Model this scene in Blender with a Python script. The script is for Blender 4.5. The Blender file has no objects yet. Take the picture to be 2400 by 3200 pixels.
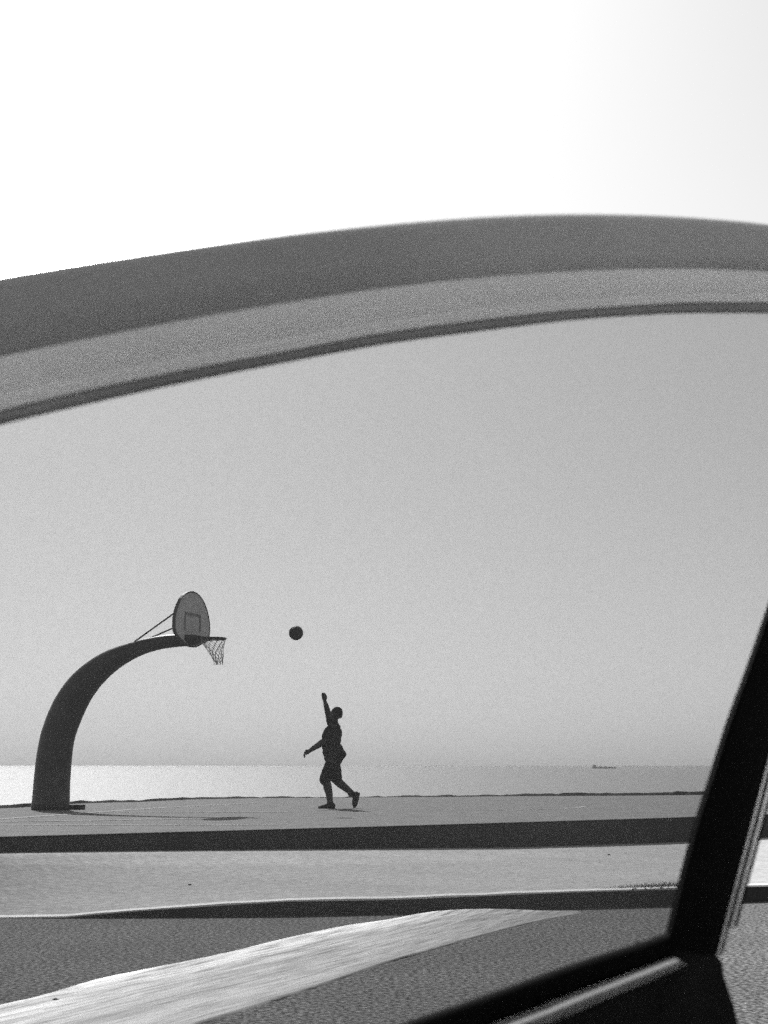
import bpy, bmesh, math, random
from mathutils import Vector, Matrix
random.seed(7)
S = bpy.context.scene
C = S.collection
R = math.radians

# ------------------------------------------------------------------ camera, sky, sun, exposure
EYE = 1.42                     # eye above the road in metres
F = 5000.0                     # focal length in pixels of the 2400 px wide photograph
PITCH = math.atan(792 / F)
cam = bpy.data.cameras.new('camera')
co = bpy.data.objects.new('camera', cam); C.objects.link(co)
co.location = (0, 0, EYE); co.rotation_euler = (R(90) + PITCH, 0, 0)
cam.sensor_fit = 'HORIZONTAL'; cam.sensor_width = 24; cam.lens = 50
cam.clip_start = 0.05; cam.clip_end = 200000
cam.dof.use_dof = True; cam.dof.focus_distance = 27.0; cam.dof.aperture_fstop = 12
S.camera = co

SUN_AZ, SUN_EL = R(15.0), R(40.0)      # azimuth left of the view, elevation
w = bpy.data.worlds.new('World'); S.world = w; w.use_nodes = True
nt = w.node_tree; nt.nodes.clear()
sky = nt.nodes.new('ShaderNodeTexSky'); sky.sky_type = 'NISHITA'; sky.sun_disc = False
sky.sun_elevation = SUN_EL; sky.sun_rotation = -SUN_AZ
sky.dust_density = 1.25; sky.air_density = 1.0; sky.ozone_density = 1.0
bw = nt.nodes.new('ShaderNodeRGBToBW'); bg = nt.nodes.new('ShaderNodeBackground')
wo = nt.nodes.new('ShaderNodeOutputWorld')
nt.links.new(sky.outputs[0], bw.inputs[0]); m1 = nt.nodes.new('ShaderNodeMath'); m1.operation = 'MULTIPLY'; m1.inputs[1].default_value = 1 / 9
m2 = nt.nodes.new('ShaderNodeMath'); m2.operation = 'POWER'; m2.inputs[1].default_value = 0.72      # film's soft tone scale for the sky
m3 = nt.nodes.new('ShaderNodeMath'); m3.operation = 'MULTIPLY'; m3.inputs[1].default_value = 9
nt.links.new(bw.outputs[0], m1.inputs[0]); nt.links.new(m1.outputs[0], m2.inputs[0]); nt.links.new(m2.outputs[0], m3.inputs[0])
nt.links.new(m3.outputs[0], bg.inputs[0])
nt.links.new(bg.outputs[0], wo.inputs[0]); bg.inputs[1].default_value = 0.122

sl = bpy.data.lights.new('sun', 'SUN'); sl.energy = 5.0; sl.angle = R(0.5); sl.color = (1, 1, 1)
so = bpy.data.objects.new('sun', sl); C.objects.link(so)
sv = Vector((-math.sin(SUN_AZ) * math.cos(SUN_EL), math.cos(SUN_AZ) * math.cos(SUN_EL), math.sin(SUN_EL)))
so.rotation_euler = (-sv).to_track_quat('-Z', 'Y').to_euler(); so.location = (-8, 20, 30)
S.view_settings.view_transform = 'Standard'; S.view_settings.look = 'None'
S.view_settings.gamma = 1; S.view_settings.exposure = 0.10
S.render.engine = 'CYCLES'
S.cycles.use_denoising = False
S.cycles.use_adaptive_sampling = True; S.cycles.adaptive_threshold = 0.13; S.cycles.adaptive_min_samples = 20

# ------------------------------------------------------------------ survey: photo rays -> world points
CAM = Vector((0, 0, EYE))
cp, sp = math.cos(PITCH), math.sin(PITCH)
def ray(px, py):
    xc, yc = (px - 1200) / F, -(py - 1600) / F
    return Vector((xc, cp - yc * sp, sp + yc * cp))
def on_z(px, py, z):
    d = ray(px, py); return CAM + d * ((z - EYE) / d.z)
def on_y(px, py, y):
    d = ray(px, py); return CAM + d * (y / d.y)
def on_plane(px, py, P, n):
    d = ray(px, py); return CAM + d * ((P - CAM).dot(n) / d.dot(n))

# ------------------------------------------------------------------ helpers
def tag(o, label=None, cat=None, group=None, kind=None):
    if label: o['label'] = label
    if cat: o['category'] = cat
    if group: o['group'] = group
    if kind: o['kind'] = kind
    return o
def empty(name, loc):
    o = bpy.data.objects.new(name, None); C.objects.link(o); o.location = loc
    o.empty_display_size = 0.1
    return o
def link(name, bm, m, parent=None, smooth=False):
    me = bpy.data.meshes.new(name)
    bmesh.ops.recalc_face_normals(bm, faces=bm.faces[:])
    for f in bm.faces: f.smooth = smooth
    bm.to_mesh(me); bm.free()
    for x in (m if isinstance(m, list) else [m]): me.materials.append(x)
    o = bpy.data.objects.new(name, me); C.objects.link(o)
    if parent is not None:
        o.parent = parent; o.matrix_parent_inverse = Matrix.Translation(-Vector(parent.location))
    return o
def interp(pts, x):
    if x <= pts[0][0]: return pts[0][1]
    for (a, b), (c, d) in zip(pts, pts[1:]):
        if x <= c: return b + (d - b) * (x - a) / (c - a)
    return pts[-1][1]
def resample(pts, n):
    """smooth polyline (Catmull-Rom), n+1 points evenly by length"""
    P = [Vector(p) for p in pts]; out = []
    for i in range(len(P) - 1):
        p0, p1, p2, p3 = P[max(i-1, 0)], P[i], P[i+1], P[min(i+2, len(P)-1)]
        for k in range(12):
            t = k / 12
            out.append(0.5 * ((2*p1) + (p2-p0)*t + (2*p0-5*p1+4*p2-p3)*t*t + (3*p1-p0-3*p2+p3)*t**3))
    out.append(P[-1])
    L = [0]
    for a, b in zip(out, out[1:]): L.append(L[-1] + (b-a).length)
    res = []; j = 0
    for k in range(n + 1):
        s = L[-1] * k / n
        while j < len(L) - 2 and L[j+1] < s: j += 1
        t = 0 if L[j+1] == L[j] else (s - L[j]) / (L[j+1] - L[j])
        res.append(out[j].lerp(out[j+1], min(max(t, 0), 1)))
    return res
def tube(bm, pts, rads, seg=8, cap=True):
    pts = [Vector(p) for p in pts]
    if not isinstance(rads, (list, tuple)): rads = [rads] * len(pts)
    rings = []; ref = None
    for i, p in enumerate(pts):
        t = (pts[min(i+1, len(pts)-1)] - pts[max(i-1, 0)]).normalized()
        if ref is None:
            ref = Vector((0, 0, 1)) if abs(t.z) < 0.9 else Vector((0, 1, 0))
        a = (ref - t * ref.dot(t)).normalized(); b = t.cross(a); ref = a
        r = rads[i]; ra, rb = (r if isinstance(r, tuple) else (r, r))
        rings.append([bm.verts.new(p + a * ra * math.cos(2*math.pi*k/seg) + b * rb * math.sin(2*math.pi*k/seg)) for k in range(seg)])
    for q, s in zip(rings, rings[1:]):
        for k in range(seg): bm.faces.new((q[k], q[(k+1) % seg], s[(k+1) % seg], s[k]))
    if cap:
        bm.faces.new(rings[0][::-1]); bm.faces.new(rings[-1])
def box(bm, c, s, rot=None):
    m = Matrix.Translation(Vector(c)) @ (rot if rot is not None else Matrix.Identity(4)) @ Matrix.Diagonal((s[0], s[1], s[2], 1))
    bmesh.ops.create_cube(bm, size=1, matrix=m)
def ball(bm, c, r, rot=None, sub=3):
    r = r if isinstance(r, tuple) else (r, r, r)
    m = Matrix.Translation(Vector(c)) @ (rot if rot is not None else Matrix.Identity(4)) @ Matrix.Diagonal((r[0], r[1], r[2], 1))
    bmesh.ops.create_icosphere(bm, subdivisions=sub, radius=1, matrix=m)
def limb(bm, pts, rads, seg=14):
    tube(bm, pts, rads, seg)
    for p, r in zip(pts, rads): ball(bm, p, r)

def mat(name, base, rough=0.8, var=0.25, scale=4.0, fine=None, fine_var=0.0, bump=0.0, bump_scale=40.0,
        stretch=(1, 1, 1), metallic=0.0, spec=0.5, bump_dist=0.01, detail=6, rot=0.0, attr=None):
    m = bpy.data.materials.new(name); m.use_nodes = True
    t = m.node_tree; N, L = t.nodes, t.links
    b = N['Principled BSDF']
    b.inputs['Roughness'].default_value = rough; b.inputs['Metallic'].default_value = metallic
    b.inputs['Specular IOR Level'].default_value = spec
    tc = N.new('ShaderNodeTexCoord'); mp = N.new('ShaderNodeMapping'); mp.inputs['Scale'].default_value = stretch
    mr = N.new('ShaderNodeMapping'); mr.inputs['Rotation'].default_value = (0, 0, rot)
    L.new(tc.outputs['Object'], mr.inputs[0]); L.new(mr.outputs[0], mp.inputs[0])
    n1 = N.new('ShaderNodeTexNoise'); n1.inputs['Scale'].default_value = scale; n1.inputs['Detail'].default_value = detail
    n1.inputs['Roughness'].default_value = 0.6
    L.new(mp.outputs[0], n1.inputs['Vector'])
    r1 = N.new('ShaderNodeMapRange'); r1.inputs[1].default_value = 0.3; r1.inputs[2].default_value = 0.7
    r1.inputs[3].default_value = base * (1 - var); r1.inputs[4].default_value = base * (1 + var)
    L.new(n1.outputs[0], r1.inputs[0]); out = r1.outputs[0]
    if fine:
        n2 = N.new('ShaderNodeTexNoise'); n2.inputs['Scale'].default_value = fine; n2.inputs['Detail'].default_value = 3
        L.new(mp.outputs[0], n2.inputs['Vector'])
        r2 = N.new('ShaderNodeMapRange'); r2.inputs[1].default_value = 0.3; r2.inputs[2].default_value = 0.7
        r2.inputs[3].default_value = 1 - fine_var; r2.inputs[4].default_value = 1 + fine_var
        r2.clamp = False
        L.new(n2.outputs[0], r2.inputs[0])
        mu = N.new('ShaderNodeMath'); mu.operation = 'MULTIPLY'; mu.use_clamp = True
        L.new(out, mu.inputs[0]); L.new(r2.outputs[0], mu.inputs[1]); out = mu.outputs[0]
    if attr:
        at = N.new('ShaderNodeAttribute'); at.attribute_name = attr
        ml = N.new('ShaderNodeMath'); ml.operation = 'MULTIPLY'
        L.new(out, ml.inputs[0]); L.new(at.outputs['Fac'], ml.inputs[1]); out = ml.outputs[0]
    L.new(out, b.inputs['Base Color'])
    if bump:
        n3 = N.new('ShaderNodeTexNoise'); n3.inputs['Scale'].default_value = bump_scale; n3.inputs['Detail'].default_value = 4
        L.new(mp.outputs[0], n3.inputs['Vector'])
        bp = N.new('ShaderNodeBump'); bp.inputs['Strength'].default_value = bump; bp.inputs['Distance'].default_value = bump_dist
        L.new(n3.outputs[0], bp.inputs['Height']); L.new(bp.outputs[0], b.inputs['Normal'])
    return m

M = {}
M['asphalt'] = mat('asphalt', 0.098, 0.85, 0.22, 0.7, fine=30, fine_var=2.2, bump=0.35, bump_scale=70, bump_dist=0.015, spec=0.15)
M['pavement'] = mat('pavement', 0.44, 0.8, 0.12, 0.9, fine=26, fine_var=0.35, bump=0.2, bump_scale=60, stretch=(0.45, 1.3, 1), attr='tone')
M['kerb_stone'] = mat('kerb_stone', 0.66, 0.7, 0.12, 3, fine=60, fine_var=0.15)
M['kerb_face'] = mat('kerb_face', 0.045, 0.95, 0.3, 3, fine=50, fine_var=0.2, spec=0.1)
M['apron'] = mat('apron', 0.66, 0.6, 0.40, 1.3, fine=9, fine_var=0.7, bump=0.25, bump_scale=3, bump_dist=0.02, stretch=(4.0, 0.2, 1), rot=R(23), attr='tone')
M['court'] = mat('court', 0.148, 0.8, 0.18, 1.2, fine=12, fine_var=0.6, stretch=(0.25, 1.6, 1), bump=0.3, bump_scale=30)
M['line'] = mat('line', 0.34, 0.7, 0.3, 2.5, fine=12, fine_var=0.25)
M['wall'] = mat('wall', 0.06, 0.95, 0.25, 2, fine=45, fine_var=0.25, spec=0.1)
M['earth'] = mat('earth', 0.07, 0.95, 0.5, 6, fine=40, fine_var=0.4, spec=0.1)
M['weed'] = mat('weed', 0.06, 0.8, 0.4, 20)
M['steel'] = mat('steel', 0.07, 0.42, 0.18, 3, fine=30, fine_var=0.15, spec=0.5)
M['board'] = mat('board', 0.62, 0.6, 0.08, 5, fine=50, fine_var=0.1)
M['board_rim'] = mat('board_rim', 0.11, 0.6, 0.1, 5)
M['net'] = mat('net', 0.5, 0.8, 0.2, 20)
M['ball'] = mat('ball', 0.06, 0.6, 0.1, 30, bump=0.3, bump_scale=250)
M['seam'] = mat('seam', 0.015, 0.7, 0.1, 30)
M['skin'] = mat('skin', 0.056, 0.6, 0.12, 8)
M['hair'] = mat('hair', 0.02, 0.8, 0.3, 60)
M['shirt'] = mat('shirt', 0.040, 0.9, 0.2, 9, spec=0.2)
M['shorts'] = mat('shorts', 0.032, 0.9, 0.2, 9, spec=0.2)
M['shoe'] = mat('shoe', 0.03, 0.7, 0.2, 20)
M['sole'] = mat('sole', 0.08, 0.7, 0.2, 20)
M['hull'] = mat('hull', 0.55, 0.7, 0.2, 0.05)
M['ship_white'] = mat('ship_white', 0.4, 0.7, 0.2, 0.05)
M['door_paint'] = mat('door_paint', 0.41, 0.35, 0.16, 2.2, fine=400, fine_var=0.10)
M['door_trim'] = mat('door_trim', 0.9, 0.5, 0.05, 3, fine=400, fine_var=0.08)
M['rubber'] = mat('rubber', 0.28, 0.6, 0.2, 8, fine=400, fine_var=0.15)
M['black_vinyl'] = mat('black_vinyl', 0.006, 0.8, 0.3, 8, fine=300, fine_var=0.3, spec=0.06)
M['ledge'] = mat('ledge', 0.34, 0.35, 0.15, 6, fine=300, fine_var=0.2)
M['chrome'] = mat('chrome', 0.8, 0.3, 0.1, 10, metallic=0.6)

# sea: dark water, ruffled, catching the sun
def sea_mat():
    m = bpy.data.materials.new('sea'); m.use_nodes = True
    t = m.node_tree; N, L = t.nodes, t.links; b = N['Principled BSDF']
    b.inputs['Base Color'].default_value = (0.02, 0.02, 0.02, 1); b.inputs['Roughness'].default_value = 0.9
    gl = N.new('ShaderNodeBsdfGlossy'); gl.inputs['Roughness'].default_value = 0.36; gl.inputs['Color'].default_value = (1, 1, 1, 1)
    mx = N.new('ShaderNodeMixShader'); mx.inputs[0].default_value = 0.245
    L.new(b.outputs[0], mx.inputs[1]); L.new(gl.outputs[0], mx.inputs[2]); L.new(mx.outputs[0], N['Material Output'].inputs[0])
    tc = N.new('ShaderNodeTexCoord'); mp = N.new('ShaderNodeMapping'); mp.inputs['Scale'].default_value = (0.5, 0.12, 1)
    L.new(tc.outputs['Object'], mp.inputs[0])
    n = N.new('ShaderNodeTexNoise'); n.inputs['Scale'].default_value = 0.35; n.inputs['Detail'].default_value = 8
    n.inputs['Roughness'].default_value = 0.65
    L.new(mp.outputs[0], n.inputs['Vector'])
    bp = N.new('ShaderNodeBump'); bp.inputs['Strength'].default_value = 0.3; bp.inputs['Distance'].default_value = 0.5
    L.new(n.outputs[0], bp.inputs['Height']); L.new(bp.outputs[0], gl.inputs['Normal'])
    return m
M['sea'] = sea_mat()

def glass_mat():
    m = bpy.data.materials.new('window_glass'); m.use_nodes = True
    t = m.node_tree; N, L = t.nodes, t.links; N.clear()
    o = N.new('ShaderNodeOutputMaterial'); tr = N.new('ShaderNodeBsdfTransparent'); gl = N.new('ShaderNodeBsdfGlossy')
    mx = N.new('ShaderNodeMixShader'); mx.inputs[0].default_value = 0.005
    gl.inputs['Roughness'].default_value = 0.02; gl.inputs['Color'].default_value = (.8, .8, .8, 1)
    tc = N.new('ShaderNodeTexCoord'); n = N.new('ShaderNodeTexNoise'); n.inputs['Scale'].default_value = 1100
    n.inputs['Detail'].default_value = 3
    L.new(tc.outputs['Object'], n.inputs['Vector'])
    r = N.new('ShaderNodeMapRange'); r.inputs[1].default_value = 0.25; r.inputs[2].default_value = 0.75
    r.inputs[3].default_value = GT * 0.88; r.inputs[4].default_value = GT * 1.12
    L.new(n.outputs[0], r.inputs[0]); L.new(r.outputs[0], tr.inputs['Color'])
    du = N.new('ShaderNodeBsdfTranslucent'); du.inputs['Color'].default_value = (.8, .8, .8, 1)      # dust film added as a sunlit veil to lift the darks
    md = N.new('ShaderNodeMixShader'); n2 = N.new('ShaderNodeTexNoise'); n2.inputs['Scale'].default_value = 6
    n2.inputs['Detail'].default_value = 5
    L.new(tc.outputs['Object'], n2.inputs['Vector'])
    r2 = N.new('ShaderNodeMapRange'); r2.inputs[3].default_value = DUST * .7; r2.inputs[4].default_value = DUST * 1.3
    L.new(n2.outputs[0], r2.inputs[0]); L.new(r2.outputs[0], md.inputs[0])
    L.new(tr.outputs[0], md.inputs[1]); L.new(du.outputs[0], md.inputs[2])
    L.new(md.outputs[0], mx.inputs[1]); L.new(gl.outputs[0], mx.inputs[2]); L.new(mx.outputs[0], o.inputs[0])
    return m
DUST = 0.010
GT = math.sqrt(0.44)          # one face of the pane; the pane has two
M['glass'] = glass_mat()

# ------------------------------------------------------------------ the setting
ZC = EYE - 0.75               # court level
SEA = EYE - 12.0

# court front edge, foot of its wall
front = [(0, 2617), (400, 2606), (800, 2595), (1200, 2584), (1600, 2572), (2000, 2560), (2178, 2554), (2400, 2546)]
foot = [(0, 2664), (400, 2659), (800, 2655), (1200, 2652), (1600, 2648), (1900, 2640), (2154, 2630), (2371, 2619), (2400, 2617)]
FR = [on_z(x, y, ZC) for x, y in front]
FT = []
for (x, y), p in zip(front, FR):
    q = on_y(x, interp(foot, x), p.y); FT.append(Vector((p.x, p.y, q.z)))
l0 = FR[0] + (FR[0] - FR[1]) * 0.6
FR = [Vector((-60, 15.9, ZC)), Vector((-12, 15.7, ZC)), l0] + FR + [FR[-1] + (FR[-1]-FR[-2]) * 3, Vector((60, 36, ZC))]
z0, z1 = FT[0].z, FT[-1].z
FT = [Vector((p.x, p.y, z0)) for p in FR[:3]] + FT + [Vector((p.x, p.y, z1)) for p in FR[-2:]]
# court back edge and the earth bank's top behind it
back = [(0, 2526, 8), (96, 2522, 9), (217, 2512, 7), (330, 2508, 6), (434, 2506, 6), (593, 2498, 5), (800, 2494, 3), (1000, 2493, 2), (1200, 2491, 2),
        (1400, 2490, 4), (1600, 2488, 5), (1800, 2487, 8), (2000, 2486, 9), (2200, 2484, 11), (2400, 2483, 12)]
BK = [on_z(x, y, ZC) for x, y, h in back]
BT = [on_y(x, y - h, p.y + 0.05) for (x, y, h), p in zip(back, BK)]
BK = [Vector((-60, 20, ZC)), BK[0] + (BK[0] - BK[1]) * 3] + BK + [Vector((22, 45, ZC)), Vector((60, 47, ZC))]
BT = [Vector((-60, 20.1, ZC+.07)), BK[1] + Vector((0, .05, .05))] + BT + [Vector((22, 45.1, ZC + .12)), Vector((60, 47.1, ZC+.12))]
# near kerb: foot on the road, top
kf = [(-500, 2872), (0, 2871), (174, 2871), (434, 2869), (886, 2864), (1200, 2857), (1489, 2850), (1815, 2839), (2104, 2831), (2314, 2819), (2400, 2817), (2700, 2806)]
kt = [(-500, 2868), (0, 2867), (174, 2866), (434, 2843), (660, 2828), (886, 2814), (1200, 2809), (1815, 2784), (2119, 2776), (2328, 2768), (2400, 2767), (2700, 2758)]
KF, KT = [], []
for i in range(-5, 28):
    x = i * 100
    p = on_z(x, interp(kf, x), 0.0); q = on_y(x, interp(kt, x), p.y)
    KF.append(p); KT.append(Vector((p.x, p.y, max(q.z, 0.012))))
KF = [Vector((-60, 14.6, 0))] + KF + [Vector((60, 24, 0))]
KT = [Vector((-60, 14.6, KT[0].z))] + KT + [Vector((60, 24, KT[-1].z))]

def struct(name, bm, m): return tag(link(name, bm, m), kind='structure')

# road sheet: everything on the near side, slightly uneven
bm = bmesh.new()
rows = [[bm.verts.new((p.x, p.y, 0.0)) for p in KF]]
for y in (12, 9, 5, 0, -60):
    rows.append([bm.verts.new((p.x * (1 if y > 0 else 1), y, 0.0)) for p in KF])
for a, b in zip(rows, rows[1:]):
    for i in range(len(a) - 1): bm.faces.new((a[i], a[i+1], b[i+1], b[i]))
struct('road', bm, M['asphalt'])

def at_x(poly, x):
    for a, b in zip(poly, poly[1:]):
        if a.x <= x <= b.x:
            t = (x - a.x) / (b.x - a.x) if b.x > a.x else 0
            return a.lerp(b, t)
    return poly[0] if x < poly[0].x else poly[-1]
# pavement between the kerb and the court wall
bm = bmesh.new()
xs = [-60, -30, -12] + [-9 + 0.4 * i for i in range(60)] + [18, 30, 60]
rows = []; tones = []
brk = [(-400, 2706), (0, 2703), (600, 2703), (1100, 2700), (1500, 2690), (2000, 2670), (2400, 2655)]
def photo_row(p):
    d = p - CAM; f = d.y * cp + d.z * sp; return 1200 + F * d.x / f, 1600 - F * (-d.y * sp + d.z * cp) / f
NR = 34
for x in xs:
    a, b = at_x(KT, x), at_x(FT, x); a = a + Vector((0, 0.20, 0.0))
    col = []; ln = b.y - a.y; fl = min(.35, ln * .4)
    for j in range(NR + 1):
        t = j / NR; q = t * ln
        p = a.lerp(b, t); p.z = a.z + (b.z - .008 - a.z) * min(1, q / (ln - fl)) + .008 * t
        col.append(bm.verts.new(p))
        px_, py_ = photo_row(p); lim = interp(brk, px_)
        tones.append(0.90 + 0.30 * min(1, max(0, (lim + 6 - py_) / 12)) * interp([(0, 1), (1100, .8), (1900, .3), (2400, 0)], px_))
    rows.append(col)
for a, b in zip(rows, rows[1:]):
    for j in range(NR): bm.faces.new((a[j], b[j], b[j+1], a[j+1]))
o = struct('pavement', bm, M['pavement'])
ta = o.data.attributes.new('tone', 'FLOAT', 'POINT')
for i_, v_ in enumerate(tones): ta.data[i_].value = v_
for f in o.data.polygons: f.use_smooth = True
# kerb: pale worn top with a dirty face towards the road, coloured darker for its shade
bm = bmesh.new()
v = []
for f_, t_ in zip(KF, KT):
    r = random.uniform(-.004, .004)
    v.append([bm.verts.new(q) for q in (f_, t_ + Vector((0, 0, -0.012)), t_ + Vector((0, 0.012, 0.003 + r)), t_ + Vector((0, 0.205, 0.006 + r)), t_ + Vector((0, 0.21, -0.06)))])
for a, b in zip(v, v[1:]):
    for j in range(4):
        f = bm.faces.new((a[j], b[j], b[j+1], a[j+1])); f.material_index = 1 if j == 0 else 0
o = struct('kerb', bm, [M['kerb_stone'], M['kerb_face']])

# court slab top
bm = bmesh.new()
rows = []
for x in xs:
    a, b = at_x(FR, x), at_x(BK, x); rows.append([bm.verts.new(a.lerp(b, j / 6)) for j in range(7)])
for a, b in zip(rows, rows[1:]):
    for j in range(6): bm.faces.new((a[j], b[j], b[j+1], a[j+1]))
struct('court', bm, M['court'])
# retaining wall under the court's front edge with a thin arris coloured pale as its edge highlight
bm = bmesh.new(); v = []
for a, b in zip(FR, FT):
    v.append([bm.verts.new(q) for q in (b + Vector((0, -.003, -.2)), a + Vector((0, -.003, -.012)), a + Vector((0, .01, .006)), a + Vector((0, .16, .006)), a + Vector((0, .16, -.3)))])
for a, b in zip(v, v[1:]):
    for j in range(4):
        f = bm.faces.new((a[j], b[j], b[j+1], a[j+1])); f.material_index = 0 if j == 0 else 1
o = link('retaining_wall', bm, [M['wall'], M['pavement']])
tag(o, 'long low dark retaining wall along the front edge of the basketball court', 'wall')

# worn court lines, thin paint sheets
bm = bmesh.new()
def stripe(pts, wd, z=0.004):
    P = [on_z(x, y, ZC + z) for x, y in pts]; L = []
    for i, p in enumerate(P):
        t = P[min(i+1, len(P)-1)] - P[max(i-1, 0)]; t.normalize()
        s = Vector((-t.y, t.x, 0)) * wd / 2; L.append((bm.verts.new(p - s), bm.verts.new(p + s)))
    for a, b in zip(L, L[1:]): bm.faces.new((a[0], b[0], b[1], a[1]))
stripe([(-100, 2563), (0, 2559), (100, 2552), (205, 2545), (308, 2537), (500, 2524), (640, 2517), (800, 2509)], 0.16)
stripe([(-100, 2579), (200, 2578), (500, 2577), (860, 2576)], 0.15)
stripe([(0, 2567), (300, 2563), (620, 2557)], 0.12, 0.008)
stripe([(300, 2538), (600, 2538), (900, 2536)], 0.12, 0.008)
stripe([(1500, 2531), (1600, 2530), (1680, 2529), (1755, 2527), (1800, 2524), (1832, 2519)], 0.12)
struct('court_markings', bm, M['line'])

# earth bank behind the court, dropping to the sea as a bluff
bm = bmesh.new(); v = []
BKs, BTs = [], []
for x in [-60, -30, -15] + [-8 + 0.16 * i for i in range(140)] + [18, 22, 40, 60]:
    a, b = at_x(BK, x), at_x(BT, x)
    j = random.uniform(-.012, .022)
    v.append([bm.verts.new(q) for q in (a + Vector((0, -.01, -.05)), a + Vector((0, 0.0, .008)), b + Vector((0, .08, j)), b + Vector((0, .5, -.1 + j)), Vector((a.x, a.y + 6, -3)), Vector((a.x, a.y + 14, SEA - 1)))])
for a, b in zip(v, v[1:]):
    for j in range(5): bm.faces.new((a[j], b[j], b[j+1], a[j+1]))
struct('bluff', bm, M['earth'])

# sea
bm = bmesh.new()
g = [(-90000, 20), (90000, 20), (90000, 120000), (-90000, 120000)]
bm.faces.new([bm.verts.new((x, y, SEA)) for x, y in g])
struct('sea', bm, M['sea'])

# pale ribbed concrete apron sweeping across the road
up = [(-160, 3190), (0, 3144), (145, 3110), (304, 3063), (506, 3020), (723, 2972), (868, 2936), (1070, 2893), (1200, 2874), (1309, 2855), (1381, 2846), (1489, 2842), (1600, 2843), (1706, 2847), (1815, 2852)]
lo = [(-300, 3560), (0, 3420), (250, 3330), (430, 3270), (640, 3192), (868, 3121), (1030, 3068), (1200, 3009), (1310, 2978), (1417, 2947), (1530, 2915), (1634, 2888), (1710, 2871), (1770, 2861), (1825, 2853)]
NU = 90
U = resample([(x, y, 0) for x, y in up], NU); Lw = resample([(x, y, 0) for x, y in lo], NU)
bm = bmesh.new(); grid = []; at_ = []
NT = 26
for i in range(NU + 1):
    fade = min(1, (NU - i) / 14)
    hc = 0.055 * fade
    a = on_z(U[i].x, U[i].y, 0.006 + hc); b = on_z(Lw[i].x, Lw[i].y, 0.006)
    col = [bm.verts.new((a.x, a.y + 0.35, 0.001)), bm.verts.new((a.x, a.y + 0.06, 0.006 + hc * .85))]
    for j in range(NT + 1):
        t = j / NT
        p = a.lerp(b, t); p.z = 0.006 + hc * (1 - t) ** 1.6 + fade * 0.006 * math.sin(t * 38 + 1.5 * math.sin(i * .09)) * (1 - t) + random.uniform(0, .002)
        if j == NT: p.y += random.uniform(-.035, .035) * fade
        col.append(bm.verts.new(p))
    col.append(bm.verts.new((b.x, b.y - .03, -0.003)))
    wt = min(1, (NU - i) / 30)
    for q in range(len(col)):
        t = min(1, max(0, (q - 2) / NT)); tn = interp([(0, 1.4), (.10, 1.2), (.25, .80), (.5, .58), (.75, .55), (.92, .48), (.97, .36), (1, .2)], t)  # worn tones, plus the crest's sunlit sheen painted in as paler colour
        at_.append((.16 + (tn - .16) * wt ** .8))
    grid.append(col)
for a, b in zip(grid, grid[1:]):
    for j in range(len(a) - 1): bm.faces.new((a[j], b[j], b[j+1], a[j+1]))
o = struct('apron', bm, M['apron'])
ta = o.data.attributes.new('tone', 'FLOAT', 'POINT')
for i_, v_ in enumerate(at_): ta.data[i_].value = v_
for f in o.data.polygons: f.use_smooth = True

# loose stones on the pavement and the apron
for (px, py, z, r, lab) in [(410*1.4467, 1911*1.4467, 0.30, 0.011, 'small dark stone lying on the grey pavement below the basketball hoop'),
                       (173, 3124, 0.05, 0.012, 'dark pebble on the bright apron at the lower left'),
                       (1903, 2671, 0.33, 0.014, 'small dark stone on the pavement close below the court wall'),
                       (2052*1.0, 3062, 0.0, 0.0, None)]:
    if not lab: continue
    p = on_z(px, py, z)
    bm = bmesh.new(); bmesh.ops.create_icosphere(bm, subdivisions=2, radius=r, matrix=Matrix.Translation(p))
    for v_ in bm.verts: v_.co = p + Vector(((v_.co.x-p.x)*1.5, (v_.co.y-p.y)*1.1, (v_.co.z-p.z)*.7)) + Vector([random.uniform(-.12, .12)*r for _ in range(3)])
    tag(link('stone', bm, M['earth']), lab, 'stone')

# dry weeds along the kerb
bm = bmesh.new()
for i in range(1500):
    px = random.triangular(1840, 2330, 2090)
    dens = interp([(1840, .15), (1930, .5), (2000, .9), (2130, 1.2), (2330, .6)], px)
    k = at_x(KT, on_z(px, 2800, .1).x)
    base = Vector((k.x + random.uniform(-.1, .1), k.y + 0.10 + random.uniform(0, .30), k.z + 0.0))
    h = random.uniform(.01, .06) * dens * random.random(); an = random.uniform(0, 6.28); wd = random.uniform(.001, .0025)
    tip = base + Vector((math.cos(an) * h * random.uniform(.4, 1.8), math.sin(an) * h * .7, h))
    s = Vector((wd, wd * .4, 0)); mid = base.lerp(tip, .55) + Vector((0, 0, h * .15))
    q = [bm.verts.new(x) for x in (base - s, base + s, mid + s * .8, mid - s * .8, tip)]
    bm.faces.new((q[0], q[1], q[2], q[3])); bm.faces.new((q[3], q[2], q[4]))
for i in range(160):        # the plants hanging over the kerb face
    px = random.uniform(1960, 2120)
    k = at_x(KT, on_z(px, 2800, .1).x)
    base = Vector((k.x, k.y - .02, k.z - random.uniform(-.01, .13)))
    tip = base + Vector((random.uniform(-.05, .05), -random.uniform(.01, .05), random.uniform(-.03, .04))); s = Vector((0, .003, .005))
    q = [bm.verts.new(x) for x in (base - s, base + s, tip)]; bm.faces.new(q)
tag(link('weeds', bm, M['weed']), 'dry tufts of weeds growing along the kerb edge beside the car door pillar', 'weeds', kind='stuff')

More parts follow.
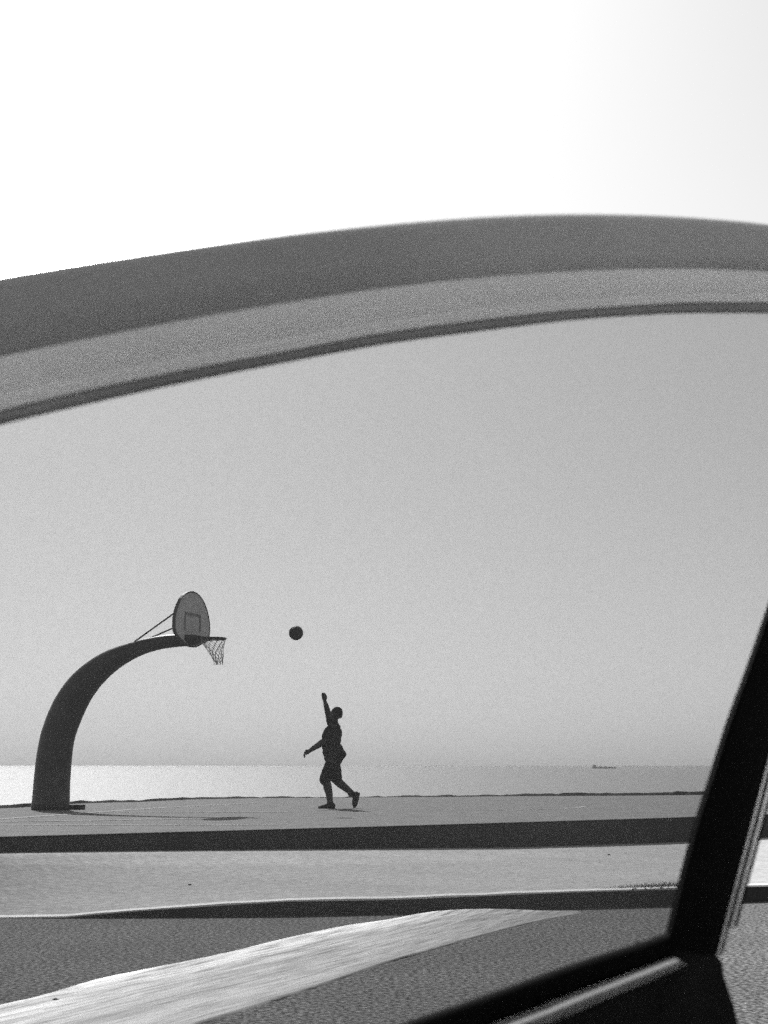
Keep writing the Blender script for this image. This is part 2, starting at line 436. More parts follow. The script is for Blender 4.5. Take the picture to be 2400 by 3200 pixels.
# ------------------------------------------------------------------ basketball hoop
BASE = on_z(158, 2531, ZC)
TH = R(20); D = Vector((math.cos(TH), -math.sin(TH), 0)); T = Vector((math.sin(TH), math.cos(TH), 0))   # arm direction, board width
def hoop_pt(px, py): return on_plane(px, py, BASE, T)
hoop = empty('basketball_hoop', BASE)
tag(hoop, 'tall dark basketball hoop on a thick curved pole with a rounded fan backboard', 'basketball hoop')
outer = [(98, 2531), (103, 2480), (108.5, 2423), (114, 2375), (121.5, 2329), (131, 2288), (144, 2249), (159, 2212), (177, 2177), (199, 2143), (224, 2112), (255, 2083), (289, 2058), (325, 2037), (366, 2020), (419, 2004), (463, 1993), (530, 1983), (590, 1982)]
inner = [(217, 2531), (217.5, 2490), (218, 2452), (222, 2385), (230, 2317), (251, 2254), (280, 2192), (318, 2139), (371, 2090), (434, 2052), (496, 2031), (554, 2022), (583, 2020), (600, 2019)]
OU = [hoop_pt(*p) for p in outer]; IN = [hoop_pt(*p) for p in inner]
OU = resample(OU, 40); IN = resample(IN, 40)
bm = bmesh.new(); rings = []
for a, b in zip(OU, IN):
    c = (a + b) / 2; h = (a - b) / 2; vt = 1 - abs(h.normalized().z); h = h * (1 - .10 * vt); wd = h.length * 0.82
    n = 28; ring = []
    for k in range(n):
        t = 2 * math.pi * k / n; ct, st = math.cos(t), math.sin(t)
        e = 0.95
        ring.append(bm.verts.new(c + h * math.copysign(abs(ct) ** e, ct) + T * wd * math.copysign(abs(st) ** e, st)))
    rings.append(ring)
for q, s in zip(rings, rings[1:]):
    for k in range(28): bm.faces.new((q[k], q[(k+1) % 28], s[(k+1) % 28], s[k]))
bm.faces.new(rings[0]); bm.faces.new(rings[-1])
link('curved_pole', bm, M['steel'], hoop, True)
# footing
bm = bmesh.new()
rz = Matrix.Rotation(-TH, 4, 'Z')
box(bm, BASE + D * 0.28 + T * 0.34 + Vector((0, 0, .04)), (.26, .24, .08), rz)
bmesh.ops.bevel(bm, geom=bm.edges[:], offset=.01, segments=2, affect='EDGES')
link('footing', bm, M['wall'], hoop)
# backboard (fan shape)
BP = on_plane(600, 1940, BASE, T)
BP = Vector((BP.x, BP.y, 0))
prof = [(145, 0), (152, 45), (172, 88), (200, 125), (245, 168), (300, 202), (400, 246), (500, 276), (620, 299), (750, 300), (830, 292), (880, 268), (920, 232), (960, 186), (1010, 118), (1045, 62), (1052, 0)]
def board_z(v): return on_plane(600, 1820 + v * 0.1929, Vector((BP.x, BP.y, 0)), Vector((0, 1, 0))).z
k = 0.1929 / F * BP.length / 0.455
side = [(hw * k * .955, board_z(v)) for v, hw in prof]
loop = side + [(-a, z) for a, z in side[-2:0:-1]]
def board_mesh(scale, t0, t1, hole=None):
    bm = bmesh.new(); zc = sum(z for a, z in loop) / len(loop)
    fr = [bm.verts.new(BP + T * a * scale + Vector((0, 0, zc + (z - zc) * scale)) + D * t1) for a, z in loop]
    bk = [bm.verts.new(BP + T * a * scale + Vector((0, 0, zc + (z - zc) * scale)) + D * t0) for a, z in loop]
    n = len(loop)
    if hole is None:
        bm.faces.new(fr); bm.faces.new(bk[::-1])
        for i in range(n): bm.faces.new((fr[i], fr[(i+1) % n], bk[(i+1) % n], bk[i]))
    else:
        fi = [bm.verts.new(BP + T * a * hole + Vector((0, 0, zc + (z - zc) * hole)) + D * t1) for a, z in loop]
        bi = [bm.verts.new(BP + T * a * hole + Vector((0, 0, zc + (z - zc) * hole)) + D * t0) for a, z in loop]
        for i in range(n):
            j = (i + 1) % n
            bm.faces.new((fr[i], fr[j], bk[j], bk[i])); bm.faces.new((fi[i], fi[j], bi[j], bi[i]))
            bm.faces.new((fr[i], fr[j], fi[j], fi[i])); bm.faces.new((bk[i], bk[j], bi[j], bi[i]))
    return bm
bb = link('backboard', board_mesh(0.975, -.02, .012), M['board'], hoop)
r_ = link('board_edge', board_mesh(1.0, -.03, .018, 0.955), M['board_rim'], bb)
# target square, dark worn paint on the board
bm = bmesh.new(); zt = side[-1][1]
def bar(a0, a1, z0, z1):
    q = [BP + T * a + Vector((0, 0, z)) + D * .016 for a, z in ((a0, z0), (a1, z0), (a1, z1), (a0, z1))]
    bm.faces.new([bm.verts.new(x) for x in q])
zl, zh = board_z(800), board_z(500)
bar(-.30, -.25, zl, zh); bar(.25, .30, zl, zh); bar(-.25, .25, zh - .05, zh)
M['faded'] = mat('faded', 0.26, 0.7, 0.25, 12)
r_ = link('target_square', bm, M['faded'], bb)
# rim with bracket
RZ = on_plane(690, 1995, BASE, T).z
RC = BP + D * (0.15 + 0.23) + Vector((0, 0, RZ))
bm = bmesh.new()
tube(bm, [RC + D * .23 * math.cos(t) + T * .23 * math.sin(t) for t in [2*math.pi*i/40 for i in range(41)]], .017, 8, False)
rim = link('rim', bm, M['steel'], hoop, True)
bm = bmesh.new()
def plate(s, th, pts):
    A = [bm.verts.new(BP + D * l + Vector((0, 0, z)) + T * (s - th/2)) for l, z in pts]
    B = [bm.verts.new(BP + D * l + Vector((0, 0, z)) + T * (s + th/2)) for l, z in pts]
    bm.faces.new(A); bm.faces.new(B[::-1]); n = len(pts)
    for i in range(n): bm.faces.new((A[i], A[(i+1) % n], B[(i+1) % n], B[i]))
zb = hoop_pt(600, 2019).z; zt2 = hoop_pt(600, 1985).z
zq = board_z(868)
bm.free(); bm = bmesh.new()
secs = [(.026, .02, zb + .03, zq - .01), (.03, .30, zb + .0, zq), (.09, .24, zb + .004, zq), (.16, .17, zb + .035, zq - .002), (.26, .11, RZ - .045, RZ + .035), (.40, .05, RZ - .022, RZ + .018), (.55, .02, RZ - .012, RZ + .012)]
rg = []
for l, hw, za, zc_ in secs:
    c0 = BP + D * l
    rg.append([bm.verts.new(c0 + T * a + Vector((0, 0, z))) for a, z in ((-hw, zc_), (-hw * .95, (za + zc_) / 2), (-hw * .45, za), (hw * .45, za), (hw * .95, (za + zc_) / 2), (hw, zc_))])
for q, s_ in zip(rg, rg[1:]):
    for k_ in range(6): bm.faces.new((q[k_], q[(k_+1) % 6], s_[(k_+1) % 6], s_[k_]))
bm.faces.new(rg[0]); bm.faces.new(rg[-1])
link('rim_bracket', bm, M['steel'], rim)
# struts behind the board
zs = on_plane(561, 1906, BP + T * -.45, D).z if False else on_y(561, 1907, BP.y - .42).z
AS = hoop_pt(430, 2006)
for s in (-1, 1):
    bm = bmesh.new()
    tube(bm, [AS + T * s * .10, BP + T * s * .45 + Vector((0, 0, zs)) - D * .03], .014, 8)
    link('strut', bm, M['steel'], hoop, True)
# net, blown a little forward
bm = bmesh.new(); LV = 7; NS = 12
def net_pt(i, lv):
    t = lv / LV; a = 2 * math.pi * (i + 0.5 * (lv % 2)) / NS
    r = .225 * (1 - t) + .065 * t + .02 * math.sin(t * math.pi) * -1
    rnd = random.Random(i * 31 + lv)
    return RC + D * (r * math.cos(a) + (.135 * t)) + T * (r * math.sin(a)) + Vector((0, 0, -.012 - .39 * t + rnd.uniform(-.012, .012) * t)) + D * rnd.uniform(-.018, .018) * t + T * rnd.uniform(-.018, .018) * t
for lv in range(LV):
    for i in range(NS):
        p = net_pt(i, lv)
        for nb in ((i, i - 1) if lv % 2 == 0 else (i, i + 1)):
            tube(bm, [p, net_pt(nb % NS, lv + 1)], .0042, 4)
for i in range(NS):
    for lv in (LV,):
        p = net_pt(i, lv); tube(bm, [p, p + Vector((random.uniform(-.01, .01), 0, -.03))], .006, 4)
link('net', bm, M['net'], rim)

# ------------------------------------------------------------------ basketball in the air
bp_ = on_y(925, 1978, 26.9)
bm = bmesh.new(); rad = 0.121
bmesh.ops.create_uvsphere(bm, u_segments=40, v_segments=24, radius=rad, matrix=Matrix.Translation(bp_))
for f in bm.faces: f.material_index = 0
nf = len(bm.faces)
for ax in range(2):
    pts = []
    for i in range(41):
        t = 2 * math.pi * i / 40; q = Vector((math.cos(t), math.sin(t), 0)) if ax == 0 else Vector((0, math.cos(t), math.sin(t)))
        pts.append(bp_ + Matrix.Rotation(.5, 3, 'X') @ Matrix.Rotation(.4, 3, 'Y') @ q * rad * 1.002)
    tube(bm, pts, .003, 5, False)
for s in (-1, 1):
    pts = []
    for i in range(41):
        t = 2 * math.pi * i / 40; q = Vector((s * (.55 + .25 * math.cos(2 * t) * 1), 0, 0)); rr = math.sqrt(max(0, 1 - q.x ** 2)); q = Vector((q.x, rr * math.cos(t), rr * math.sin(t)))
        pts.append(bp_ + Matrix.Rotation(.5, 3, 'X') @ Matrix.Rotation(.4, 3, 'Y') @ q * rad * 1.002)
    tube(bm, pts, .003, 5, False)
for i, f in enumerate(bm.faces):
    if i >= nf: f.material_index = 1
tag(link('basketball', bm, [M['ball'], M['seam']], None, True), 'dark basketball in mid air between the player and the hoop', 'basketball')

# ------------------------------------------------------------------ the player
K = 240 / 1264
PF = on_z(920 + K * 540, 2140 + K * 2034, ZC)
PY = PF.y
def pp(u, v, dy=0.0):
    p = on_y(920 + K * u, 2140 + K * v, PY); return Vector((p.x, p.y + dy, p.z))
PX = (pp(100, 0) - pp(0, 0)).x / 100      # metres per sketch unit
person = empty('person', PF)
tag(person, 'player in loose shirt and shorts, arm raised after shooting, one foot lifted behind', 'person')
def remeshed(name, bm, m, parent, vox, smooth_it=4):
    o = link(name, bm, m, parent, True)
    md = o.modifiers.new('remesh', 'REMESH'); md.mode = 'VOXEL'; md.voxel_size = vox; md.use_smooth_shade = True
    if smooth_it:
        s = o.modifiers.new('smooth', 'SMOOTH'); s.iterations = smooth_it; s.factor = 0.5
    return o
bm = bmesh.new()
# torso, pelvis, neck, head
ball(bm, pp(650, 800), (.12, .17, .17)); ball(bm, pp(655, 700), (.085, .185, .075))
ball(bm, pp(630, 1000), (.115, .15, .16)); ball(bm, pp(615, 1230), (.115, .165, .13))
limb(bm, [pp(655, 690), pp(662, 600), pp(675, 540)], [.07, .055, .055])
hr = Matrix.Rotation(R(24), 4, 'Y')
ball(bm, pp(694, 462), (.100, .077, .105)); ball(bm, pp(648, 502), (.075, .062, .078))
ball(bm, pp(622, 540), (.034, .034, .026))                                   # chin
ball(bm, pp(596, 468), (.016, .013, .022), hr)                               # nose
ball(bm, pp(600, 508), (.014, .024, .011))                                   # mouth
for s in (-1, 1):
    ball(bm, pp(700, 490, s * .076), (.019, .010, .030)); ball(bm, pp(606, 442, s * .03), (.012, .014, .009))
# raised arm (far side) with loosely flexed shooting hand
limb(bm, [pp(640, 690, .17), pp(606, 640, .19), pp(566, 540, .19), pp(535, 410, .17)], [.066, .068, .060, .052])
limb(bm, [pp(535, 410, .17), pp(520, 350, .16), pp(492, 255, .15)], [.052, .048, .032])
hand = [pp(490, 250, .15), pp(490, 215, .15), pp(484, 175, .15)]
ball(bm, pp(490, 205, .15), (.050, .048, .062))
for i, (dy, ln) in enumerate(((.105, .9), (.13, 1.0), (.155, 1.05), (.18, .9))):
    a = pp(500, 172, dy); b = pp(490, 148 - 6 * ln, dy); c_ = pp(464, 140 - 4 * ln, dy); d_ = pp(450, 160 + 8 * ln, dy)
    limb(bm, [a, b, c_, d_], [.021, .020, .018, .016], 8)
limb(bm, [pp(492, 225, .115), pp(468, 205, .095), pp(456, 182, .095)], [.014, .012, .010], 8)
# low arm (near side)
limb(bm, [pp(640, 700, -.17), pp(600, 740, -.20), pp(545, 850, -.21), pp(470, 945, -.20)], [.06, .06, .05, .044])
limb(bm, [pp(470, 945, -.20), pp(410, 990, -.20), pp(330, 1040, -.19), pp(252, 1092, -.18)], [.058, .056, .046, .034])
ball(bm, pp(220, 1105, -.18), (.056, .038, .046), Matrix.Rotation(R(-30), 4, 'Y'))
for dy, ln in ((-.213, .92), (-.191, 1.05), (-.169, 1.0), (-.148, .85)):
    limb(bm, [pp(205, 1108, dy), pp(182, 1125, dy), pp(172, 1125 + 34 * ln, dy), pp(177, 1125 + 62 * ln, dy)], [.020, .020, .018, .016], 8)
limb(bm, [pp(238, 1105, -.215), pp(222, 1130, -.22), pp(206, 1150, -.215)], [.013, .012, .010], 8)
# standing leg (near side)
limb(bm, [pp(615, 1240, -.085), pp(575, 1410, -.09), pp(528, 1575, -.09)], [.095, .082, .060])
limb(bm, [pp(528, 1575, -.09), pp(548, 1680, -.09), pp(574, 1790, -.09), pp(590, 1930, -.09)], [.074, .077, .066, .050])
limb(bm, [pp(610, 1990, -.09), pp(510, 2000, -.095), pp(430, 2010, -.10)], [.036, .034, .026])
# rear leg (far side), heel lifted
limb(bm, [pp(625, 1240, .085), pp(650, 1410, .09), pp(672, 1560, .09)], [.095, .082, .062])
limb(bm, [pp(672, 1560, .09), pp(750, 1625, .09), pp(830, 1690, .09), pp(940, 1782, .09)], [.076, .077, .066, .050])
limb(bm, [pp(985, 1805, .09), pp(990, 1900, .09), pp(985, 1975, .09)], [.036, .034, .026])
remeshed('body', bm, M['skin'], person, 0.008, 3)
# hair
bm = bmesh.new()
ball(bm, pp(703, 452), (.101, .083, .102)); ball(bm, pp(735, 480), (.066, .078, .088)); ball(bm, pp(690, 408), (.062, .06, .046))
remeshed('hair', bm, M['hair'], person, 0.010, 2)
# shirt: loose, tail blown out behind, short sleeves
bm = bmesh.new()
ball(bm, pp(655, 700), (.115, .205, .085)); ball(bm, pp(632, 800), (.172, .21, .15)); ball(bm, pp(618, 910), (.170, .195, .15))
ball(bm, pp(608, 1010), (.176, .19, .14)); ball(bm, pp(612, 1110), (.166, .20, .12)); ball(bm, pp(628, 1210), (.150, .19, .10))
ball(bm, pp(640, 1280), (.140, .175, .075)); ball(bm, pp(636, 1330), (.115, .165, .04))
limb(bm, [pp(700, 1060, .02), pp(760, 1110, .03), pp(806, 1142, .03)], [.11, .075, .052])
limb(bm, [pp(700, 1240, .02), pp(765, 1190, .03), pp(815, 1138, .03)], [.10, .060, .042])
limb(bm, [pp(650, 700, .14), pp(600, 630, .18), pp(575, 575, .185)], [.08, .076, .068])
limb(bm, [pp(650, 710, -.14), pp(595, 750, -.18), pp(548, 820, -.19), pp(522, 858, -.195)], [.085, .088, .082, .076])
limb(bm, [pp(660, 660), pp(664, 630)], [.080, .070])
sh = remeshed('shirt', bm, M['shirt'], person, 0.011, 5)
tx = bpy.data.textures.new('cloth', 'CLOUDS'); tx.noise_scale = 0.12
dm = sh.modifiers.new('folds', 'DISPLACE'); dm.texture = tx; dm.strength = 0.022; dm.mid_level = 0.5; dm.texture_coords = 'GLOBAL'
# shorts
bm = bmesh.new()
ball(bm, pp(618, 1310), (.125, .17, .10)); ball(bm, pp(622, 1400), (.125, .17, .09))
limb(bm, [pp(600, 1330, -.08), pp(560, 1450, -.09), pp(524, 1530, -.09), pp(510, 1560, -.09)], [.118, .120, .114, .104])
limb(bm, [pp(445, 1560, -.09), pp(470, 1530, -.09)], [.030, .045])
limb(bm, [pp(640, 1330, .08), pp(665, 1440, .09), pp(682, 1520, .09), pp(690, 1548, .09)], [.122, .120, .108, .092])
st = remeshed('shorts', bm, M['shorts'], person, 0.011, 4)
dm = st.modifiers.new('folds', 'DISPLACE'); dm.texture = tx; dm.strength = 0.02; dm.mid_level = 0.5; dm.texture_coords = 'GLOBAL'
# shoes
def shoe(name, pts, rads, soles, srads):
    bm = bmesh.new(); limb(bm, pts, rads)
    o = remeshed(name, bm, M['shoe'], person, 0.008, 3)
    bm = bmesh.new(); limb(bm, soles, srads)
    s = remeshed('sole', bm, M['sole'], o, 0.008, 1)
shoe('shoe', [pp(592, 1935, -.09), pp(628, 1990, -.09), pp(560, 1995, -.09), pp(480, 2008, -.095), pp(415, 2018, -.10)],
     [.058, .056, .056, .042, .028], [pp(650, 2020, -.09), pp(560, 2024, -.092), pp(470, 2026, -.097), pp(408, 2026, -.10)], [.030, .026, .024, .020])
shoe('shoe', [pp(925, 1800, .09), pp(1020, 1800, .09), pp(1005, 1880, .09), pp(990, 1960, .09), pp(988, 1998, .09)],
     [.052, .048, .056, .048, .034], [pp(1058, 1790, .09), pp(1042, 1880, .09), pp(1012, 1985, .09)], [.024, .022, .022])

# ------------------------------------------------------------------ far cargo ship
SY = 6000.0
def shp(px): return on_z(px, 2401.5, SEA)
c = shp(1888); SY = c.y; u = SY / F
ship = empty('cargo_ship', Vector((c.x, c.y, SEA)))
tag(ship, 'low cargo ship far out on the horizon, faint in the haze', 'ship')
bm = bmesh.new()
Ls = 76 * u
sec = [(-.5, .0), (-.46, .9), (-.3, 1), (.35, 1), (.46, .7), (.5, .05)]
top, bot = [], []
for t, wv in sec:
    for s in (1, -1):
        pass
A = [bm.verts.new((c.x + t * Ls, c.y + wv * 8, SEA + 5.0 + (1.2 if abs(t) > .4 else 0))) for t, wv in sec]
B = [bm.verts.new((c.x + t * Ls, c.y - wv * 8, SEA + 5.0 + (1.2 if abs(t) > .4 else 0))) for t, wv in sec]
A2 = [bm.verts.new((c.x + t * Ls * .96, c.y + wv * 6, SEA - 2)) for t, wv in sec]
B2 = [bm.verts.new((c.x + t * Ls * .96, c.y - wv * 6, SEA - 2)) for t, wv in sec]
n = len(sec)
for i in range(n - 1):
    bm.faces.new((A[i], A[i+1], B[i+1], B[i])); bm.faces.new((A[i], A[i+1], A2[i+1], A2[i])); bm.faces.new((B[i], B[i+1], B2[i+1], B2[i]))
bm.faces.new((A[0], B[0], B2[0], A2[0])); bm.faces.new((A[-1], B[-1], B2[-1], A2[-1]))
link('hull', bm, M['hull'], ship)
bm = bmesh.new()
box(bm, (c.x - Ls * .40, c.y, SEA + 9.0), (Ls * .12, 12, 8)); box(bm, (c.x - Ls * .39, c.y, SEA + 14), (Ls * .06, 8, 3))
link('bridge', bm, M['hull'], ship)
bm = bmesh.new()
bm.free()
for t in (-.15, .05, .25):
    bm = bmesh.new(); tube(bm, [(c.x + Ls * t, c.y, SEA + 7), (c.x + Ls * t, c.y, SEA + 11)], .7, 6); link('mast', bm, M['hull'], ship)
    bm = bmesh.new(); box(bm, (c.x + Ls * t, c.y, SEA + 6.2), (Ls * .12, 11, 2.2)); link('hatch', bm, M['hull'], ship)

# ------------------------------------------------------------------ open car door close to the camera
KX, KZ = 0.60, 0.12
DN = Vector((-KX, 1, -KZ)).normalized(); D0 = Vector((0, 1.2, EYE))
def dp(px, py, off=0.0): return on_plane(px, py, D0 + DN * off, DN)
HA = R(17); HU = Vector((math.sin(HA), math.cos(HA), 0)); HR = Vector((math.cos(HA), -math.sin(HA), 0)); HO = Vector((0.47, 1.50, 0))
car = empty('parked_car', HO + HR * .85 - HU * .8)
tag(car, 'parked car whose open door with arched grey window frame fills the foreground', 'car')
def strip(name, A, B, prof, thick, m, parent, n=90, smooth=True):
    """band between two photo curves; prof = (t across, offset towards the sea) pairs"""
    A = resample([(x, y, 0) for x, y in A], n); B = resample([(x, y, 0) for x, y in B], n)
    bm = bmesh.new(); rows = []
    for a, b in zip(A, B):
        row = [bm.verts.new(dp(*(a.lerp(b, t)).xy, off)) for t, off in prof]
        row += [bm.verts.new(dp(*(a.lerp(b, prof[-1][0])).xy, prof[-1][1]) + DN * thick), bm.verts.new(dp(*(a.lerp(b, prof[0][0])).xy, prof[0][1]) + DN * thick)]
        rows.append(row)
    k = len(rows[0])
    for r0, r1 in zip(rows, rows[1:]):
        for j in range(k): bm.faces.new((r0[j], r1[j], r1[(j+1) % k], r0[(j+1) % k]))
    bm.faces.new(rows[0]); bm.faces.new(rows[-1][::-1])
    o = link(name, bm, m, parent, smooth)
    o.data.set_sharp_from_angle(angle=R(40)) if hasattr(o.data, 'set_sharp_from_angle') else None
    return o
SL3 = [(-1140, 4330), (-400, 4040), (560, 3660), (1680, 3215), (1850, 3142), (2000, 3080), (2100, 3038), (2150, 3016)]
# door panel
bm = bmesh.new()
edge = [(2150, 3016), (2098, 2985), (2110, 2940), (2215, 2952), (2240, 2984), (2258, 3010), (2262, 3050), (2277, 3096), (2293, 3142), (2306, 3200), (2335, 3400), (2345, 3800), (2330, 5200), (2250, 6000), (-1300, 7200), (-1400, 4300)]
lo_ = resample([(x, y, 0) for x, y in SL3], 30)
pl = [(p.x, p.y + 0) for p in lo_] + edge[1:]
fr = [bm.verts.new(dp(x, y, .0)) for x, y in pl]; bk = [bm.verts.new(v_.co + DN * .05) for v_ in fr]
bm.faces.new(fr); bm.faces.new(bk[::-1])
for i in range(len(pl)): bm.faces.new((fr[i], fr[(i+1) % len(pl)], bk[(i+1) % len(pl)], bk[i]))
bmesh.ops.triangulate(bm, faces=[f for f in bm.faces if len(f.verts) > 4])
M['panel'] = mat('panel', 0.018, 0.8, 0.3, 30, fine=500, fine_var=0.4, spec=0.1)
door = link('door', bm, M['panel'], car); door['label'] = 'open car door with tinted window'
OUT = [(-1100, 1150), (-700, 1015), (-300, 918), (0, 861), (300, 812), (600, 769), (897, 730), (1200, 699), (1489, 677), (1742, 668), (1996, 670), (2213, 682), (2400, 700), (2620, 735), (2790, 810), (2870, 930), (2860, 1080), (2780, 1300)]
C2 = [(-1100, 1440), (-700, 1300), (-300, 1190), (0, 1116), (300, 1054), (600, 996), (897, 946), (1200, 901), (1489, 869), (1800, 847), (2068, 840), (2250, 842), (2400, 850), (2560, 872), (2670, 920), (2720, 990), (2725, 1090), (2690, 1300)]
C3 = [(-1100, 1640), (-700, 1490), (-300, 1370), (0, 1289), (300, 1219), (600, 1158), (897, 1103), (1200, 1046), (1500, 1005), (1800, 972), (2097, 952), (2250, 949), (2400, 949), (2530, 962), (2610, 1000), (2650, 1050), (2655, 1120), (2630, 1300)]
C4 = [(-1100, 1680), (-700, 1525), (-300, 1405), (0, 1327), (300, 1256), (600, 1190), (897, 1131), (1200, 1075), (1500, 1034), (1800, 998), (2097, 979), (2250, 977), (2400, 978), (2510, 990), (2580, 1020), (2620, 1065), (2628, 1130), (2605, 1300)]
strip('upper_frame', OUT, C2, [(0, .012), (.04, .002), (.15, -.002), (.6, -.003), (.9, 0), (1.0, .003)], .03, M['door_paint'], door)
strip('frame_trim', C2, C3, [(0, .003), (.08, .0025), (.35, .0035), (.62, .006), (.70, .0075), (.78, .005), (.95, .006), (1.0, .010)], .02, M['door_trim'], door)
strip('window_seal', C3, C4, [(0, .008), (.2, .006), (.5, .005), (.8, .006), (1.0, .008)], .002, M['rubber'], door)
PL = [(2605, 1300), (2400, 1904), (2343, 2070), (2273, 2263), (2217, 2441), (2179, 2557), (2140, 2700), (2127, 2752), (2098, 2870), (2088, 2909), (2075, 2960)]
PR = [(2700, 1300), (2523, 1904), (2478, 2070), (2428, 2263), (2381, 2441), (2350, 2557), (2312, 2700), (2298, 2752), (2267, 2870), (2256, 2912), (2238, 2985)]
strip('front_pillar', PL, PR, [(0, .006), (.05, .001), (.15, -.002), (.85, -.003), (1.0, .001)], .003, M['black_vinyl'], door)
def off(P, d): return [(x + d, y) for x, y in P]
def seg(P, y1):    # clip a pillar curve at height y1
    out = [p for p in P if p[1] < y1]; a, b = out[-1], P[len(out)] if len(out) < len(P) else out[-1]
    if b != a: out.append((a[0] + (b[0]-a[0]) * (y1-a[1]) / (b[1]-a[1]), y1))
    return out
ws = [('weatherstrip', 0, 11, 2980, 'chrome', 0.0), ('rubber_channel', 11, 20, 3000, 'rubber2', .001), ('weatherstrip', 20, 34, 2900, 'chrome', 0.0), ('rubber_channel', 34, 44, 2897, 'rubber2', .001)]
M['rubber2'] = M['black_vinyl']
for nm, a, b, yb, mm, of in ws:
    A = seg(off(PR, a), min(yb, 2984)); B = seg(off(PR, b), min(yb, 2984))
    strip(nm, A, B, [(0, of + .001), (.3, of), (.7, of), (1, of + .001)], .003, M[mm], door, 50)
# rear pillar far out of view on the left
strip('rear_pillar', [(-1330, 1120), (-1400, 4300)], [(-1100, 1200), (-1140, 4100)], [(0, .006), (.1, 0), (.9, 0), (1, .006)], .03, M['black_vinyl'], door, 8)
# sill
SL = [(-1140, 4020), (-400, 3770), (300, 3530), (1258, 3200), (1489, 3121), (1815, 3005), (2000, 2947), (2089, 2914)]
def shift(P, dx, dy): return [(x + dx, y + dy) for x, y in P]
SL2 = [(-1140, 4180), (-400, 3900), (500, 3570), (1590, 3180), (1750, 3118), (1920, 3055), (2050, 3006), (2100, 2988)]
strip('window_sill', SL, SL2, [(0, .006), (.1, .001), (.3, -.002), (.9, -.002), (1, .0)], .004, M['black_vinyl'], door)
prof = [(t / 10, .002 - .014 * math.sin(math.pi * (t / 10) * .9) * 1.9) for t in range(11)]
strip('sill_roll', SL2, SL3, prof, .02, M['ledge'], door)
# glass
bm = bmesh.new()
gp = [(p.x, p.y) for p in resample([(x, y - 14, 0) for x, y in C4], 60)] + [(x + 20, y) for x, y in PL[1:]] + [(x, y + 20) for x, y in SL[::-1]]
fr = [bm.verts.new(dp(x, y, .018)) for x, y in gp]; bk = [bm.verts.new(v_.co + DN * .004) for v_ in fr]
bm.faces.new(fr); bm.faces.new(bk[::-1])
for i in range(len(gp)): bm.faces.new((fr[i], fr[(i+1) % len(gp)], bk[(i+1) % len(gp)], bk[i]))
bmesh.ops.triangulate(bm, faces=[f for f in bm.faces if len(f.verts) > 4])
link('window_glass', bm, M['glass'], door)

# ------------------------------------------------------------------ sea haze
bm = bmesh.new()
box(bm, (0, 4000 - 100, (SEA - 1 + 9) / 2), (14000, 8200 + 9000, 9 - SEA + 1))
hz = bpy.data.materials.new('haze'); hz.use_nodes = True; t_ = hz.node_tree; t_.nodes.clear()
ho = t_.nodes.new('ShaderNodeOutputMaterial'); pv = t_.nodes.new('ShaderNodeVolumePrincipled')
pv.inputs['Color'].default_value = (.9, .9, .9, 1); pv.inputs['Density'].default_value = 0.00002; pv.inputs['Anisotropy'].default_value = 0.3
t_.links.new(pv.outputs[0], ho.inputs['Volume'])
tag(link('haze', bm, hz), kind='stuff')

# ------------------------------------------------------------------ unseen rest of the car, added to shade the door frame
M['added_body_paint'] = mat('added_body_paint', 0.5, 0.3, 0.05, 3); M['added_interior'] = mat('added_interior', 0.03, 0.8, 0.2, 9); M['added_tyre'] = mat('added_tyre', 0.02, 0.8, 0.2, 20)
MC = Matrix(((HU.x, HR.x, 0, HO.x), (HU.y, HR.y, 0, HO.y), (0, 0, 1, 0), (0, 0, 0, 1)))
def cbox(bm, u0, u1, r0, r1, z0, z1, bev=.04):
    b2 = bmesh.new(); bmesh.ops.create_cube(b2, size=1, matrix=Matrix.Translation(((u0+u1)/2, (r0+r1)/2, (z0+z1)/2)) @ Matrix.Diagonal((abs(u1-u0), abs(r1-r0), abs(z1-z0), 1)))
    if bev: bmesh.ops.bevel(b2, geom=b2.edges[:], offset=bev, segments=3, affect='EDGES')
    bmesh.ops.transform(b2, matrix=MC, verts=b2.verts[:])
    me = bpy.data.meshes.new('t'); b2.to_mesh(me); b2.free(); bm.from_mesh(me); bpy.data.meshes.remove(me)
def cpt(u, r, z): return MC @ Vector((u, r, z))
bm = bmesh.new(); cbox(bm, .02, 1.75, 0, 1.75, .32, 1.02, .09); cbox(bm, -3.0, -1.18, 0, 1.75, .32, 1.15, .09); cbox(bm, -1.25, .1, .02, 1.73, .28, .42, .03); cbox(bm, -1.25, .1, 1.66, 1.75, .35, 1.15, .03)
link('body', bm, M['added_body_paint'], car, True)
bm = bmesh.new(); cbox(bm, -2.85, -.38, .0, 1.75, 1.93, 2.02, .035); link('added_roof', bm, M['added_body_paint'], car, True)
bm = bmesh.new(); cbox(bm, -2.8, -.40, .04, 1.70, 1.88, 1.925, .01); link('added_headliner', bm, M['added_interior'], car)  # unseen, added to darken the right end of the door frame
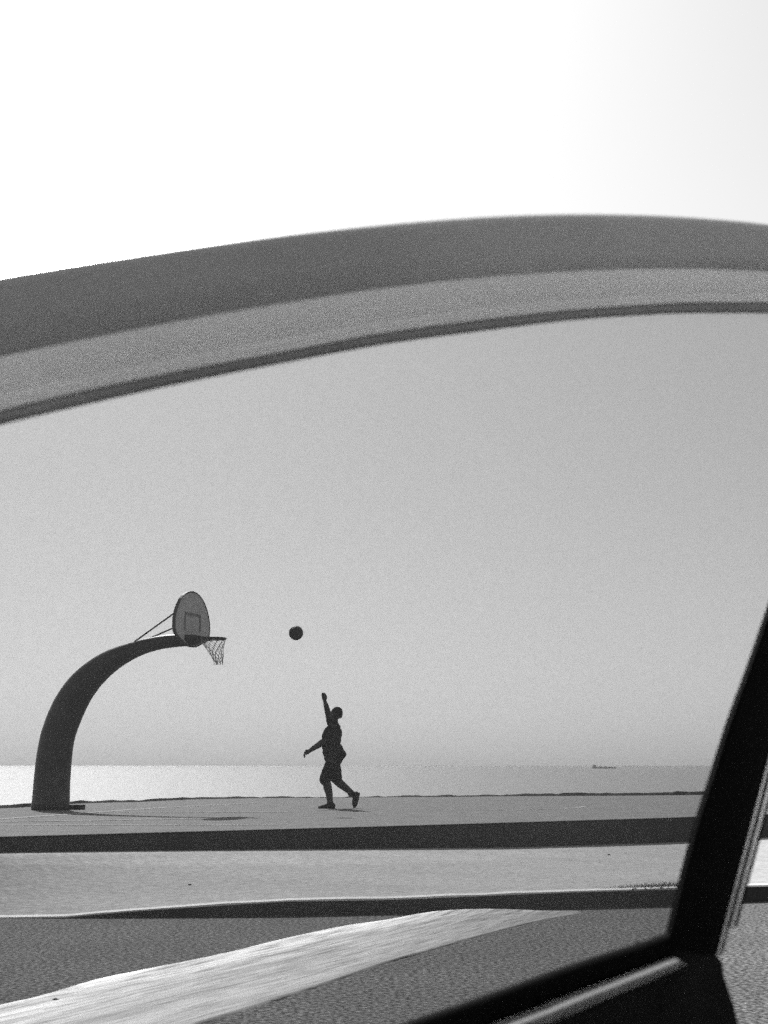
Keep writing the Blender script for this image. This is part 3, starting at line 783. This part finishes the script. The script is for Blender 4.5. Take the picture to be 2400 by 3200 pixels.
for r0 in (.10, 1.65):
    for a, b in (((.05, 1.0), (-.42, 1.95)), ((-1.22, 1.1), (-1.24, 1.95)), ((-2.9, 1.1), (-2.8, 1.95))):
        bm = bmesh.new(); tube(bm, [cpt(a[0], r0 if a[1] > 1.5 else (.04 if r0 < 1 else 1.71), a[1]), cpt(b[0], r0, b[1])], .035, 8); link('added_pillar', bm, M['added_body_paint'], car, True)
for u_, r_0, r_1 in ((-.95, .2, .75), (-.95, 1.0, 1.55)):
    bm = bmesh.new(); cbox(bm, u_ - .25, u_ + .3, r_0, r_1, .48, .68, .06); cbox(bm, u_ - .38, u_ - .22, r_0, r_1, .62, 1.45, .06); link('added_seat', bm, M['added_interior'], car, True)
bm = bmesh.new(); cbox(bm, -.35, .02, .08, 1.67, .75, 1.04, .06); link('added_dashboard', bm, M['added_interior'], car, True)
bm = bmesh.new(); q = [cpt(.04, .06, 1.01), cpt(.04, 1.69, 1.01), cpt(-.42, 1.62, 1.94), cpt(-.42, .13, 1.94)]
o1 = [bm.verts.new(x) for x in q]; o2 = [bm.verts.new(x + Vector((0, 0, .006))) for x in q]
bm.faces.new(o1); bm.faces.new(o2[::-1])
for i in range(4): bm.faces.new((o1[i], o1[(i+1) % 4], o2[(i+1) % 4], o2[i]))
link('windscreen', bm, M['glass'], car)
for u_ in (1.05, -2.2):
    for r0 in (.08, 1.67):
        bm = bmesh.new(); tube(bm, [cpt(u_, r0 - .11, .33), cpt(u_, r0 - .09, .33), cpt(u_, r0 + .09, .33), cpt(u_, r0 + .11, .33)], [.30, .33, .33, .30], 32); wh = link('added_wheel', bm, M['added_tyre'], car, True)
        bm = bmesh.new(); tube(bm, [cpt(u_, r0 - .115, .33), cpt(u_, r0 + .115, .33)], .19, 24); link('rim', bm, M['chrome'], wh)
bm = bmesh.new()
tube(bm, [cpt(-.38 + .05 * math.sin(t), .48 + .18 * math.cos(t), 1.0 + .17 * math.sin(t)) for t in [2*math.pi*i/24 for i in range(25)]], .016, 8, False); link('added_steering_wheel', bm, M['added_interior'], car, True)
